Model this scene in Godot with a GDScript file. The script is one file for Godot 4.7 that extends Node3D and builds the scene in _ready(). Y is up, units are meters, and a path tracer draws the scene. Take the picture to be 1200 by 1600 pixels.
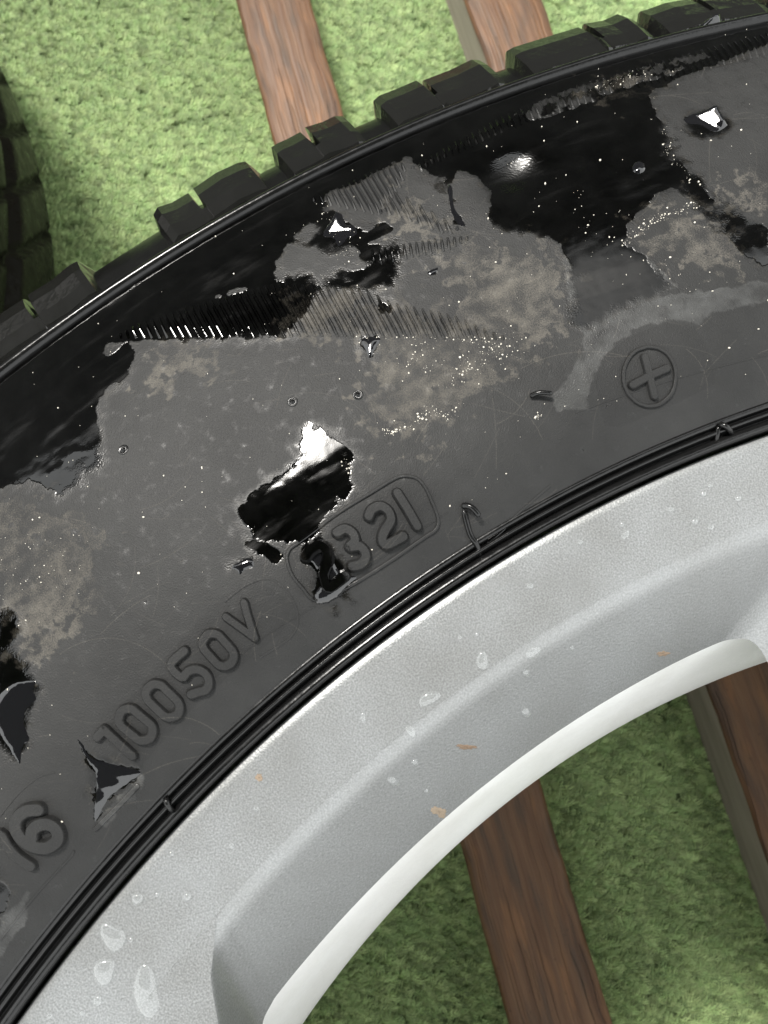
extends Node3D
# A wet tyre on a silver alloy wheel, lying on wooden slats over artificial grass, seen from close above.

const RIM_Y := 0.2145          # rim plane above the wheel's base
const T0 := -145.8             # where the detailed arc of the sidewall begins, in degrees
const SPAN := 45.0
const R0 := 288.0
const W := 2048
const H := 768
var rng := RandomNumberGenerator.new()
var taken := {}
var wheel: Node3D
var tyre: MeshInstance3D
var rim: MeshInstance3D
var prof := PackedFloat32Array()
var M := {}
var layers := {}
var wet := "wet"
var film := "film"
var dust := "dust"
var panel := "panel"

# ------------------------------------------------------------------ helpers
func numbered(n: String) -> String:
	if not taken.has(n):
		taken[n] = 0
		return n
	taken[n] += 1
	return "%s_%03d" % [n, taken[n]]

func tag(o: Node, label: String, category := "", group := "", kind := "") -> Node:
	if label: o.set_meta("label", label)
	if category: o.set_meta("category", category)
	if group: o.set_meta("group", group)
	if kind: o.set_meta("kind", kind)
	return o

func put(called: String, mesh: Mesh, mat: Material, parent: Node = null) -> MeshInstance3D:
	var o := MeshInstance3D.new()
	o.mesh = mesh
	o.material_override = mat
	if parent:
		o.name = called
		parent.add_child(o, true)
	else:
		o.name = numbered(called)
		add_child(o, true)
	return o

# a grid of points, rows by columns, as a smooth sheet; "out" is a point on the side that the sheet must not face
func sheet(p: PackedVector3Array, cols: int, uv := PackedVector2Array(), flip := false, flat := false) -> ArrayMesh:
	var st := SurfaceTool.new()
	st.begin(Mesh.PRIMITIVE_TRIANGLES)
	st.set_smooth_group(-1 if flat else 0)
	for i in p.size():
		if uv.size(): st.set_uv(uv[i])
		st.add_vertex(p[i])
	var rows := p.size() / cols
	for r in rows - 1:
		for c in cols - 1:
			var a := r * cols + c
			var q := [a, a + cols, a + 1, a + 1, a + cols, a + cols + 1]
			if flip: q = [a, a + 1, a + cols, a + 1, a + cols + 1, a + cols]
			for k in q: st.add_index(k)
	if flat: st.deindex()
	st.generate_normals()
	return st.commit()

func lathe(profile: PackedVector2Array, a0 := 0.0, a1 := 360.0, n := 240, flip := false) -> ArrayMesh:
	var p := PackedVector3Array()
	var uv := PackedVector2Array()
	for j in profile.size():
		for i in n + 1:
			var t := deg_to_rad(a0 + (a1 - a0) * i / n)
			p.append(Vector3(cos(t) * profile[j].x, profile[j].y, sin(t) * profile[j].x))
			uv.append(Vector2(float(i) / n * 20.0, float(j) / profile.size()))
	return sheet(p, n + 1, uv, flip)

func smooth_line(pts: PackedVector2Array, per := 4, closed := false) -> PackedVector2Array:
	var o := PackedVector2Array()
	var n := pts.size()
	var last := n if closed else n - 1
	for i in last:
		var a := pts[(i - 1 + n) % n] if closed or i > 0 else pts[0]
		var d := pts[(i + 2) % n] if closed or i + 2 < n else pts[n - 1]
		for k in per:
			o.append(pts[i].cubic_interpolate(pts[(i + 1) % n], a, d, float(k) / per))
	if not closed: o.append(pts[n - 1])
	return o

# ------------------------------------------------------------------ the tyre's surface
func height_at(r: float) -> float:
	var f := clampf((r - 238.0) * 4.0, 0.0, prof.size() - 1.001)
	var i := int(f)
	return lerpf(prof[i], prof[i + 1], f - i)

# X runs along the tyre in mm (at radius R0), Y is the radius in mm, h the height above the rubber in mm
func on_tyre(x: float, y: float, h := 0.0) -> Vector3:
	var t := deg_to_rad(T0) + x / R0
	var s := (height_at(y + 0.5) - height_at(y - 0.5))
	var n := Vector2(-s, 1).normalized()
	var r := y + n.x * h
	return Vector3(cos(t) * r, RIM_Y * 1000.0 + height_at(y) + n.y * h, sin(t) * r) * 0.001

func tyre_uv(x: float, y: float) -> Vector2:
	var u := x / (R0 * deg_to_rad(SPAN))
	return Vector2(pingpong(u, 1.0), (y - 244.0) / 85.0)

# a raised bar with a flat top and sloping sides along a line on the tyre
func bar(st: SurfaceTool, line: PackedVector2Array, half: float, h: float) -> void:
	var ring := [[-half - 0.05 - h * 0.3, -0.05], [-half - 0.03, h * 0.8], [-half + 0.1, h], [half - 0.1, h], [half + 0.03, h * 0.8], [half + 0.05 + h * 0.3, -0.05]]
	var n := line.size()
	var rows := []
	for i in n:
		var d := (line[mini(i + 1, n - 1)] - line[maxi(i - 1, 0)])
		d = Vector2(d.x, d.y).normalized()
		if i > 0 and i < n - 1:
			pass
		var side := Vector2(-d.y, d.x)
		var row := []
		for q in ring:
			var w: Vector2 = line[i] + side * q[0]
			row.append([w, q[1]])
		rows.append(row)
	# rounded ends: fans that sweep the half profile round the end point
	for e in 2:
		var i: int = 0 if e == 0 else n - 1
		var d: Vector2 = (line[1] - line[0]).normalized() if e == 0 else (line[n - 1] - line[n - 2]).normalized()
		var from := Vector2(-d.y, d.x)
		var steps := 6
		for k in steps:
			var turn := -PI if e == 1 else PI
			var a := from.rotated(turn * k / steps)
			var b := from.rotated(turn * (k + 1) / steps)
			for m in 3:
				var q0 = ring[5 - m]
				var q1 = ring[4 - m] if m < 2 else [0.0, h]
				var pts := [[line[i] + a * q0[0], q0[1]], [line[i] + a * q1[0], q1[1]], [line[i] + b * q0[0], q0[1]], [line[i] + b * q1[0], q1[1]]]
				face(st, pts, e == 0)
	for i in n - 1:
		for k in 5:
			face(st, [rows[i][k], rows[i][k + 1], rows[i + 1][k], rows[i + 1][k + 1]], false)

func face(st: SurfaceTool, q: Array, flip: bool) -> void:
	for k in ([0, 1, 2, 2, 1, 3] if not flip else [0, 2, 1, 2, 3, 1]):
		var w: Vector2 = q[k][0]
		st.set_uv(tyre_uv(w.x, w.y))
		st.add_vertex(on_tyre(w.x, w.y, q[k][1]))

func pairs(a: Array) -> PackedVector2Array:
	var o := PackedVector2Array()
	for i in range(0, a.size() - 1, 2): o.append(Vector2(a[i], a[i + 1]))
	return o

func mark(called: String, label: String, half: float, h: float, paths: Array) -> void:
	var st := SurfaceTool.new()
	st.begin(Mesh.PRIMITIVE_TRIANGLES)
	st.set_smooth_group(-1)
	for a in paths:
		var l := pairs(a)
		l = smooth_line(l, 4) if l.size() > 2 else PackedVector2Array([l[0], l[0].lerp(l[1], 0.33), l[0].lerp(l[1], 0.67), l[1]])
		bar(st, l, half, h)
	st.generate_normals()
	tag(put(called, st.commit(), M.rubber, tyre), label)

# a field of fine parallel ridges that fills a polygon
func hatch(label: String, outline: Array, along: Vector2, gap: float, tall := 0.3) -> void:
	var poly := pairs(outline)
	var across := Vector2(-along.y, along.x)
	var lo := INF
	var hi := -INF
	for p in poly:
		lo = minf(lo, p.dot(across))
		hi = maxf(hi, p.dot(across))
	var st := SurfaceTool.new()
	st.begin(Mesh.PRIMITIVE_TRIANGLES)
	st.set_smooth_group(-1)
	var k := lo + gap * 0.5
	while k < hi:
		var base := across * k
		var line := PackedVector2Array([base - along * 600.0, base + along * 600.0])
		for piece in Geometry2D.intersect_polyline_with_polygon(line, poly):
			var a: Vector2 = piece[0]
			var b: Vector2 = piece[piece.size() - 1]
			if a.distance_to(b) < 0.5: continue
			var n := maxi(2, int(a.distance_to(b) / 2.0))
			var prev := []
			for i in n + 1:
				var c := a.lerp(b, float(i) / n)
				var end := 0.1 if i == 0 or i == n else 1.0
				var w := gap * 0.31
				var hh := (tall + 0.05 * sin(c.x * 1.7 + k)) * end
				var row := [[c - across * w, -0.03], [c - across * w * 0.14, hh], [c + across * w * 0.14, hh], [c + across * w, -0.03]]
				if i > 0:
					for m in 3: face(st, [prev[m], prev[m + 1], row[m], row[m + 1]], true)
				prev = row
		k += gap
	st.generate_normals()
	tag(put("ribbed_panel", st.commit(), M.rubber, tyre), label, "", "", "stuff")

# a soft rubber hair: a tube through points (X, Y, height)
func hair(a: Array, rad: float, label: String) -> void:
	var pts := []
	for i in range(0, a.size(), 3): pts.append(on_tyre(a[i], a[i + 1], a[i + 2]))
	var n := 12
	var ring := 9
	var p := PackedVector3Array()
	for i in n + 1:
		var f := float(i) / n * (pts.size() - 1)
		var s := mini(int(f), pts.size() - 2)
		var q: Vector3 = pts[s].cubic_interpolate(pts[s + 1], pts[maxi(s - 1, 0)], pts[mini(s + 2, pts.size() - 1)], f - s)
		var d: Vector3 = (pts[s + 1] - pts[s]).normalized()
		var side := d.cross(Vector3.UP).normalized()
		var up := side.cross(d)
		var r := rad * 0.001 * (1.0 - 0.2 * float(i) / n) * (0.05 if i == n or i == 0 else 1.0)
		for k in ring + 1:
			var t := TAU * k / ring
			p.append(q + (side * cos(t) + up * sin(t)) * r)
	tag(put("vent_hair", sheet(p, ring + 1), M.black_rubber, tyre), label)

func pip(x: float, y: float) -> void:
	var p := PackedVector3Array()
	var rows := [[1.3, 0.0], [1.15, 0.1], [0.95, 0.12], [0.75, 0.02], [0.55, 0.05], [0.4, 0.22], [0.2, 0.3], [0.01, 0.32]]
	for q in rows:
		for k in 15:
			var t := TAU * k / 14
			p.append(on_tyre(x + cos(t) * q[0] * 0.75, y + sin(t) * q[0] * 0.75, q[1]))
	put("vent_stub", sheet(p, 15), M.black_rubber, tyre)

# ------------------------------------------------------------------ textures
func fill(layer: String, outline: Array, c := Color.WHITE) -> void:
	var im: Image = layers[layer]
	var poly := PackedVector2Array()
	for p in pairs(outline):
		poly.append(Vector2(p.x / (R0 * deg_to_rad(SPAN)) * W, (p.y - 244.0) / 85.0 * H))
	var lo := H
	var hi := 0
	for p in poly:
		lo = mini(lo, int(p.y))
		hi = maxi(hi, int(p.y) + 1)
	for y in range(maxi(lo, 0), mini(hi, H)):
		var xs := []
		for i in poly.size():
			var a := poly[i]
			var b := poly[(i + 1) % poly.size()]
			if (a.y <= y) != (b.y <= y): xs.append(a.x + (b.x - a.x) * (y - a.y) / (b.y - a.y))
		xs.sort()
		for i in range(0, xs.size() - 1, 2):
			var x0 := clampi(int(xs[i]), 0, W)
			var x1 := clampi(int(xs[i + 1]) + 1, 0, W)
			if x1 > x0: im.fill_rect(Rect2i(x0, y, x1 - x0, 1), c)

func soft(layer: String, times: int) -> PackedByteArray:
	var im: Image = layers[layer].duplicate()
	for k in times: im.resize(im.get_width() / 2, im.get_height() / 2, Image.INTERPOLATE_BILINEAR)
	im.resize(W, H, Image.INTERPOLATE_CUBIC)
	return im.get_data()

func noise_bytes(w: int, h: int, freq: float, oct: int, s: int, kind := FastNoiseLite.TYPE_SIMPLEX_SMOOTH, warp := 0.0) -> PackedByteArray:
	var n := FastNoiseLite.new()
	n.noise_type = kind
	n.frequency = freq
	n.fractal_octaves = oct
	n.seed = s
	if warp > 0.0:
		n.domain_warp_enabled = true
		n.domain_warp_amplitude = warp
		n.domain_warp_frequency = freq * 2.0
	return n.get_image(w, h).get_data()

func srgb8(v: float) -> int:
	var c := v * 12.92 if v < 0.0031308 else 1.055 * pow(v, 1.0 / 2.4) - 0.055
	return clampi(int(c * 255.0 + 0.5), 0, 255)

func tyre_material() -> StandardMaterial3D:
	for l in [wet, film, dust, panel]: layers[l] = Image.create_empty(W, H, false, Image.FORMAT_L8)
	paint_layers()
	var lut := PackedByteArray()
	lut.resize(4096)
	for i in 4096: lut[i] = srgb8(i / 4095.0 * 0.5)
	var a := soft(wet, 3)
	var a5 := soft(wet, 5)
	var f := soft(film, 3)
	var f2 := soft(film, 6)
	var d := soft(dust, 4)
	var pn := soft(panel, 1)
	var n1 := noise_bytes(W, H, 0.035, 5, 3, FastNoiseLite.TYPE_SIMPLEX_SMOOTH, 10.0)
	var n2 := noise_bytes(W, H, 0.004, 4, 5)
	var n3 := noise_bytes(W, H, 0.02, 6, 8, FastNoiseLite.TYPE_SIMPLEX_SMOOTH, 14.0)
	var n4 := noise_bytes(W, H, 0.35, 2, 11)
	var sn := FastNoiseLite.new()
	sn.noise_type = FastNoiseLite.TYPE_SIMPLEX_SMOOTH
	sn.frequency = 0.02
	sn.fractal_octaves = 5
	sn.seed = 23
	var streak := sn.get_image(W / 4, H)
	streak.resize(W, H, Image.INTERPOLATE_CUBIC)
	var n6 := streak.get_data()
	var n5 := noise_bytes(W, H, 0.025, 2, 14)
	var col := PackedByteArray()
	col.resize(W * H * 3)
	var rough := PackedByteArray()
	rough.resize(W * H)
	var hgt := PackedFloat32Array()
	hgt.resize(W * H)
	var scr := PackedByteArray()
	scr.resize(W * H)
	var sr := RandomNumberGenerator.new()
	sr.seed = 99
	for k in 420:
		var q := Vector2(sr.randf() * W, sr.randf() * H)
		var a0 := sr.randfn() * 0.5 - 0.15 if k % 3 else sr.randf() * TAU
		var bend := sr.randfn() * 0.006
		var v := sr.randi_range(25, 150)
		for j in sr.randi_range(12, 110 if k % 5 else 220):
			q += Vector2(cos(a0), sin(a0)) * 0.9
			a0 += bend
			var x := int(q.x)
			var y := int(q.y)
			if x >= 0 and y >= 0 and x < W and y < H and sr.randf() < 0.85: scr[y * W + x] = v
	for i in W * H:
		var e1 := n1[i] - 128
		var e4 := (n4[i] - 128) * 0.0078
		var sft := clampf((n2[i] - 112) * 0.02, 0.0, 1.0)
		var am := a[i] + (a5[i] - a[i]) * sft
		var w := clampf((am + e1 * (1.15 - sft * 0.5) + e4 * 34.0 * sft - 128) * (0.03 - sft * 0.022) + 0.5, 0.0, 1.0)
		var crust := clampf(1.0 - absf(a5[i] - 88) * 0.022, 0.0, 1.0) * clampf((n1[i] - 118) * 0.02, 0.0, 1.0)
		var fl := clampf((f[i] + e1 * 1.1 + e4 * 25.0 - 128) * 0.011 + 0.5, 0.0, 1.0) * (1.0 - w) * clampf(0.8 + (n3[i] - 128) * 0.006 + (n6[i] - 128) * 0.004, 0.2, 1.2)
		var di := clampi(i + int((n1[i] - 128) * 0.35 + (n3[i] - 128) * 0.5) + W * int((n3[(i + 90000) % (W * H)] - 128) * 0.45 + (n1[(i + 50000) % (W * H)] - 128) * 0.3), 0, W * H - 1)
		var du := clampf((d[di] - 30) * 0.0062, 0.0, 1.0) * clampf(0.42 + (n6[i] - 128) * 0.003 + (n3[i] - 128) * 0.003 + (n2[i] - 128) * 0.002 + e4 * 0.7 + e1 * 0.003, 0.0, 1.4)
		var damp := clampf((a5[i] + e1 * 0.7 - 22) * 0.0105, 0.0, 1.0)
		var dry := 0.0092 * (0.42 + n2[i] * 0.0036 + n3[i] * 0.0014 + e4 * 0.22) * (1.0 - 0.42 * damp)
		du += scr[i] * 0.0034 * (1.0 - w)
		du += crust * (0.18 + e4 * 0.25)
		if pn[i] > 128: dry *= 0.72 + e4 * 0.16
		var k := 1.0 - w * (0.76 - (n3[i] - 128) * 0.0009)
		var r := (dry + du * 0.066 + fl * 0.030) * k
		var g := (dry + du * 0.059 + fl * 0.030) * k
		var b := (dry * 0.97 + du * 0.048 + fl * 0.029) * k
		col[i * 3] = lut[clampi(int(r * 8190.0), 0, 4095)]
		col[i * 3 + 1] = lut[clampi(int(g * 8190.0), 0, 4095)]
		col[i * 3 + 2] = lut[clampi(int(b * 8190.0), 0, 4095)]
		rough[i] = clampi(int(lerpf(0.64 - fl * 0.30 - damp * 0.2 * (1.0 - fl) + e4 * 0.08 + du * 0.1, 0.04 + clampf((n6[i] - 120) * 0.0022, 0.0, 0.2) + clampf((f2[i] + e1 * 0.2 - 30) * 0.0022, 0.0, 0.34), w) * 255.0), 4, 255)
		hgt[i] = 0.3 + w * (0.035 + n5[i] * 0.00016 + e4 * 0.0016) + (1.0 - w) * (e4 * 0.03 + (n3[i] - 128) * 0.0003) + fl * 0.01
	# a sheen put into the height map: an added rippled swelling that mirrors the sky
	var cu := 165.2 / (R0 * deg_to_rad(SPAN)) * W
	var cv := (303.7 - 244.0) / 85.0 * H
	for v in range(maxi(0, int(cv) - 150), mini(H, int(cv) + 150)):
		for u in range(int(cu) - 130, int(cu) + 130):
			var dx := (u - cu) * R0 * deg_to_rad(SPAN) / W
			var dy := (v - cv) * 85.0 / H
			var q := exp(-(dx * dx + dy * dy) / 24.0)
			var i := v * W + u
			hgt[i] += 2.0 * q + q * 0.022 * sin(2.6 * sqrt(pow(dx + 2.5, 2.0) + pow(dy + 1.8, 2.0)) * 3.0 + (n1[i] - 128) * 0.07)
			rough[i] = clampi(int(rough[i] + q * 66.0), 4, 255)
	var m := StandardMaterial3D.new()
	m.resource_name = "wet_rubber"
	m.albedo_texture = ImageTexture.create_from_image(Image.create_from_data(W, H, false, Image.FORMAT_RGB8, col))
	m.roughness = 1.0
	m.roughness_texture = ImageTexture.create_from_image(Image.create_from_data(W, H, false, Image.FORMAT_L8, rough))
	m.roughness_texture_channel = BaseMaterial3D.TEXTURE_CHANNEL_RED
	m.metallic_specular = 0.45
	m.heightmap_enabled = true
	m.heightmap_scale = 0.1
	m.heightmap_texture = ImageTexture.create_from_image(Image.create_from_data(W, H, false, Image.FORMAT_RF, hgt.to_byte_array()))
	return m

func noise_tex(size: int, freq: float, oct: int, s: int, ramp: Gradient = null, bump := 0.0) -> NoiseTexture2D:
	var n := FastNoiseLite.new()
	n.noise_type = FastNoiseLite.TYPE_SIMPLEX_SMOOTH
	n.frequency = freq
	n.fractal_octaves = oct
	n.seed = s
	var t := NoiseTexture2D.new()
	t.width = size
	t.height = size
	t.seamless = true
	t.noise = n
	if ramp: t.color_ramp = ramp
	if bump > 0.0:
		t.as_normal_map = true
		t.bump_strength = bump
	return t

func ramp(a: Color, b: Color) -> Gradient:
	var g := Gradient.new()
	g.set_color(0, a.linear_to_srgb())
	g.set_color(1, b.linear_to_srgb())
	return g

func lin(r: float, g: float, b: float) -> Color:
	return Color(r, g, b).linear_to_srgb()

func plain_mat(called: String, c: Color, rough: float, metal := 0.0, spec := 0.5) -> StandardMaterial3D:
	var m := StandardMaterial3D.new()
	m.resource_name = called
	m.albedo_color = c
	m.roughness = rough
	m.metallic = metal
	m.metallic_specular = spec
	return m

func wood_material() -> StandardMaterial3D:
	var w := 256
	var h := 2048
	var grain := FastNoiseLite.new()
	grain.noise_type = FastNoiseLite.TYPE_SIMPLEX_SMOOTH
	grain.fractal_octaves = 4
	grain.frequency = 0.02
	grain.seed = 21
	var small := grain.get_image(w * 2, h / 8)
	small.resize(w, h, Image.INTERPOLATE_CUBIC)
	var fine: Image = grain.get_image(w * 8, h / 16)
	fine.resize(w, h, Image.INTERPOLATE_CUBIC)
	var gb := small.get_data()
	var fb := fine.get_data()
	var bl := grain.get_image(w, h / 5)
	bl.resize(w, h, Image.INTERPOLATE_CUBIC)
	bl.flip_x()
	var blot := bl.get_data()
	var fleck := noise_bytes(w, h, 0.05, 3, 33)
	# cracks along the grain, knots and nail marks
	var mark := PackedByteArray()
	mark.resize(w * h)
	mark.fill(255)
	var mr := RandomNumberGenerator.new()
	mr.seed = 61
	for k in 60:
		var x := mr.randf() * w
		var y := mr.randi() % h
		var v := mr.randi_range(90, 200)
		for j in mr.randi_range(40, 330):
			x += mr.randfn() * 0.22
			for e in (2 if k % 4 == 0 else 1): mark[((y + j) % h) * w + posmod(int(x) + e, w)] = v
	for k in 6:
		var cx := mr.randf() * w
		var cy := mr.randf() * h
		var rx := mr.randf_range(5, 12)
		var ry := rx * mr.randf_range(0.8, 1.8)
		for y in range(maxi(0, int(cy - ry * 2)), mini(h, int(cy + ry * 2))):
			for x in range(maxi(0, int(cx - rx * 2)), mini(w, int(cx + rx * 2))):
				var d := Vector2((x - cx) / rx, (y - cy) / ry).length()
				var v := lerpf(70.0, 255.0, smoothstep(0.5, 1.5, d + 0.25 * sin(x * 0.9) * cos(y * 0.5)))
				mark[y * w + x] = mini(mark[y * w + x], int(v))
	var col := PackedByteArray()
	col.resize(w * h * 3)
	var hg := PackedFloat32Array()
	hg.resize(w * h)
	for i in w * h:
		var g := gb[i] / 255.0
		var q := fb[i] / 255.0
		var b := blot[i] / 255.0
		var s := fleck[i] / 255.0
		var c := Vector3(0.128, 0.063, 0.033).lerp(Vector3(0.190, 0.104, 0.058), clampf(g * 1.3 - 0.2, 0, 1))
		c = c.lerp(Vector3(0.065, 0.045, 0.034), clampf((b - 0.5) * 1.8, 0.0, 0.7))
		c = c.lerp(Vector3(0.26, 0.125, 0.055), clampf((0.32 - b) * 3.0, 0.0, 0.5))
		c *= Vector3(1.0, 0.97, 0.88) * (0.80 + q * 0.38)
		if s > 0.8: c *= 1.0 - (s - 0.8) * 2.5
		c *= mark[i] / 255.0
		col[i * 3] = srgb8(c.x)
		col[i * 3 + 1] = srgb8(c.y)
		col[i * 3 + 2] = srgb8(c.z)
		hg[i] = q * 0.6 + g * 0.3 + mark[i] * 0.003
	var m := StandardMaterial3D.new()
	m.resource_name = "stained_wood"
	m.albedo_texture = ImageTexture.create_from_image(Image.create_from_data(w, h, false, Image.FORMAT_RGB8, col))
	m.roughness = 0.55
	m.heightmap_enabled = true
	m.heightmap_scale = 0.06
	m.heightmap_texture = ImageTexture.create_from_image(Image.create_from_data(w, h, false, Image.FORMAT_RF, hg.to_byte_array()))
	return m

func paint_layers() -> void:
	fill(wet, [71.5, 333.2, 82.1, 328.1, 94.1, 327.9, 106.6, 327.6, 119.4, 328.2, 134.1, 329, 142, 326, 152.6, 326.7, 168.4, 327.9, 167, 324.7, 162.5, 325.9, 154.2, 319.9, 149.6, 319.7, 141.6, 318.8, 136.3, 320.1, 133.6, 318.3, 133.1, 313.8, 131.2, 313, 129.5, 314.9, 122.7, 311.4, 118.9, 307.6, 118.4, 305.2, 115.6, 306.3, 112.7, 309.7, 107.7, 310.1, 106.3, 307.4, 98.5, 313.1, 91.9, 316, 88.4, 315.7, 87.2, 312.9, 91.8, 313, 92.5, 310.2, 88.3, 305.9, 84.3, 307.1, 80.8, 304.3, 76.7, 294.5, 71.7, 295.2, 68.1, 293.9, 65.5, 300.9, 59.5, 304.8])
	fill(wet, [152.6, 326.7, 168.4, 327.9, 194.6, 327.7, 208.9, 329.1, 226.5, 330.5, 220.9, 318.3, 210.1, 315.9, 202.3, 314.6, 195.1, 312.1, 194.3, 305.2, 192.2, 296.7, 194.3, 284.3, 196.6, 278.9, 200.6, 274.6, 196.9, 267, 194.1, 270.1, 192.8, 278.8, 189, 288.7, 186.3, 288.3, 178.8, 284.4, 175.5, 280.5, 177.6, 277.3, 178.5, 270.6, 179.8, 268.3, 170.8, 269.5, 161, 266.9, 160.4, 269.3, 159.2, 270.5, 163.3, 275.7, 164.9, 280.9, 165.1, 286.2, 162.6, 289.9, 157.1, 292.7, 156.8, 295.8, 160.4, 301.8, 159.6, 308.1, 158.1, 310.2, 154.3, 307.6, 153.5, 311.4, 152.2, 316.8])
	fill(wet, [109, 277.7, 112.3, 269, 112.1, 266.6, 109.6, 264.6, 108.8, 262.4, 104.9, 261.6, 101.3, 261.3, 97.1, 259.5, 93.6, 261.3, 89.4, 265.9, 89.7, 271, 93.9, 272.1, 100.4, 271.5, 102.7, 271.6])
	fill(wet, [95.5, 259.3, 98.8, 259, 99.5, 257.3, 99.3, 254.2, 98.8, 252, 100.1, 250, 97.6, 249.7, 93.5, 249.2, 91.2, 250.7, 91.6, 252.3, 94.4, 253.6, 94.8, 255.9, 93.7, 257.9])
	fill(wet, [48.2, 286.6, 50.6, 283.2, 49.2, 279.4, 46.7, 278.9, 46.7, 271.7, 46.9, 269.4, 45.1, 270.7, 44.7, 269.4, 42, 269.3, 40.4, 268.1, 39.4, 265.5, 37.5, 265.4, 35.3, 263.6, 35.7, 265.8, 36, 271.1])
	fill(wet, [45, 260.5, 45.3, 259.3, 44.5, 256.8, 46.4, 253.6, 48.9, 249.5, 46.4, 249.5, 41.6, 250.1, 36.7, 249.1, 42.9, 253.8, 43.8, 256.4])
	fill(wet, [132.8, 315.2, 134.7, 315.1, 135.8, 309.5, 137.4, 305.8, 141, 306.4, 141.8, 303.3, 138.2, 303.3, 134.5, 303.7, 130.5, 306.1, 126.8, 306.5, 126.9, 309.8, 129.8, 310])
	fill(wet, [125.2, 300.6, 130.3, 299.4, 138.8, 295.7, 137.9, 293.2, 134, 291.6, 130.7, 293.9, 126.3, 297.9])
	fill(wet, [134.5, 303.7, 138.6, 301.5, 141.3, 296.9, 136.5, 297.5, 133.1, 301])
	fill(wet, [141.7, 291.5, 143.6, 291.4, 143.6, 290.3, 141.9, 290.2])
	fill(wet, [83.3, 264.1, 85.6, 263.7, 87.1, 263, 86.2, 261.5, 84.2, 262, 83.1, 261.5])
	fill(wet, [197.9, 303.5, 200.9, 303.5, 204.4, 303.2, 204.6, 299.7, 204.4, 297.9, 200.8, 296.7, 198, 298.7, 197.3, 300.9])
	fill(wet, [153.9, 307.9, 154.8, 307, 152.7, 301.1, 152.9, 296.9, 151.7, 296.6, 151, 299.4])
	fill(wet, [125.5, 285.7, 128.3, 283.8, 126.3, 281.9, 124.4, 281, 124.8, 283.4])
	fill(wet, [19.9, 255.2, 20.7, 253.6, 19.6, 251.9, 17.3, 250.9, 15.8, 251.9])
	fill(wet, [87.3, 265.9, 91.2, 263.7, 91.9, 260.1, 89.4, 259.6, 88.4, 263.7])
	fill(wet, [131.6, 290.7, 133.4, 288.2, 131.5, 287.2, 130.5, 288.7])
	fill(wet, [88.3, 316.9, 94.1, 317.9, 107.7, 310.1, 117.9, 305.6, 123.4, 304.8, 125.6, 300.3, 121.1, 296.6, 114.3, 293.8, 101, 304.7])
	fill(film, [160.4, 269.3, 166, 268.8, 172.4, 268.8, 183.9, 266.4, 195.7, 264.5, 193.7, 260.6, 187.9, 261.8, 183, 262.2, 180.2, 260.6, 178.1, 262.7, 170, 264.5, 164, 263, 160.6, 261.8, 157.2, 259.4, 153.3, 254.9, 148.2, 256.6, 148.8, 259.4, 153.6, 261, 159.2, 265.1])
	fill(film, [164.5, 282.6, 173.6, 280.6, 177.8, 276.5, 179.9, 268.6, 170.2, 268.4, 160.7, 266.4, 159.7, 270.3])
	fill(film, [15.6, 250.6, 22.6, 249.9, 18, 247.7, 10.7, 247.2])
	fill(film, [37.1, 248.9, 48.4, 249.3, 48.8, 248.2, 38.5, 247.5])
	fill(film, [109.5, 308.3, 117.5, 306, 117.7, 303.9, 109.6, 305.9])
	fill(dust, [156.8, 287.4, 162.5, 286, 163.7, 279.9, 161.1, 273.9, 156.5, 270.4, 150.1, 270.7, 149, 275.6, 151.3, 281.8])
	fill(dust, [126.7, 282.1, 133.1, 281.9, 147.8, 271.2, 147.2, 268, 139, 265.5, 133.1, 264.7, 129.2, 264.8, 124, 263.1, 120.7, 266.4, 119.6, 269.8, 122.7, 273.6, 124.4, 278.3])
	fill(dust, [180, 283.1, 191.2, 283.1, 192.5, 278.1, 194.7, 270.2, 187.5, 268.5, 183, 274.4])
	fill(dust, [195.6, 284.6, 205.9, 285.6, 201.8, 277.1, 197.2, 280.2])
	fill(dust, [58.6, 303.2, 63.8, 295.8, 67.8, 286.9, 66.2, 280.7, 60.9, 275.4, 53.7, 273.4, 46.8, 273.7, 46.7, 278.9, 49.1, 280.2, 50.6, 284.1, 48.5, 287])
	fill(dust, [141.5, 282.8, 151.9, 283, 157, 275.9, 158.1, 271, 151.2, 268.1, 142.8, 276.1])
	fill(dust, [118.9, 276, 124.7, 276.7, 133.7, 269.8, 129.2, 266.9, 119.5, 268.5])
	fill(dust, [144.8, 293.7, 153.3, 290.2, 155.2, 284.3, 147.4, 284.1])
	fill(dust, [119.5, 299.7, 130.4, 293.3, 140.2, 280.6, 147.1, 272.3, 115.7, 292.8])
	fill(dust, [145.1, 312.5, 150.1, 299.1, 151.2, 296.2, 147.7, 296.7, 141.7, 307.8])
	fill(dust, [95.1, 308.6, 102.4, 299.8, 102.9, 295.9, 93.9, 298.7, 91.6, 304.5])
	fill(dust, [186.6, 312.4, 194.9, 314.4, 200.3, 321.1, 192.7, 320.5, 188.9, 320.4])
	fill(panel, [157.2, 258.2, 160.6, 261.8, 167.5, 263.5, 174.6, 263.3, 179.1, 261, 179.5, 255.3, 178.2, 250.5, 170.1, 249.8, 157.8, 249.8, 155.2, 251.2])
	fill(panel, [58.6, 303.2, 63.8, 295.8, 67.8, 286.9, 66.4, 280.6, 61.1, 275.2, 53.4, 273, 46.5, 273.3, 39.9, 275.7])
	fill(panel, [89.4, 254.4, 94.9, 257.7, 107.8, 259.7, 118.4, 259.1, 120.8, 254.7, 117.9, 250.1, 111.9, 250.4, 91.6, 250.4])
	fill(panel, [47.9, 257.9, 79.3, 261.1, 85.3, 259.9, 88, 252.8, 83, 250.6, 62.2, 250.8, 49.2, 249.9])
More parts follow.
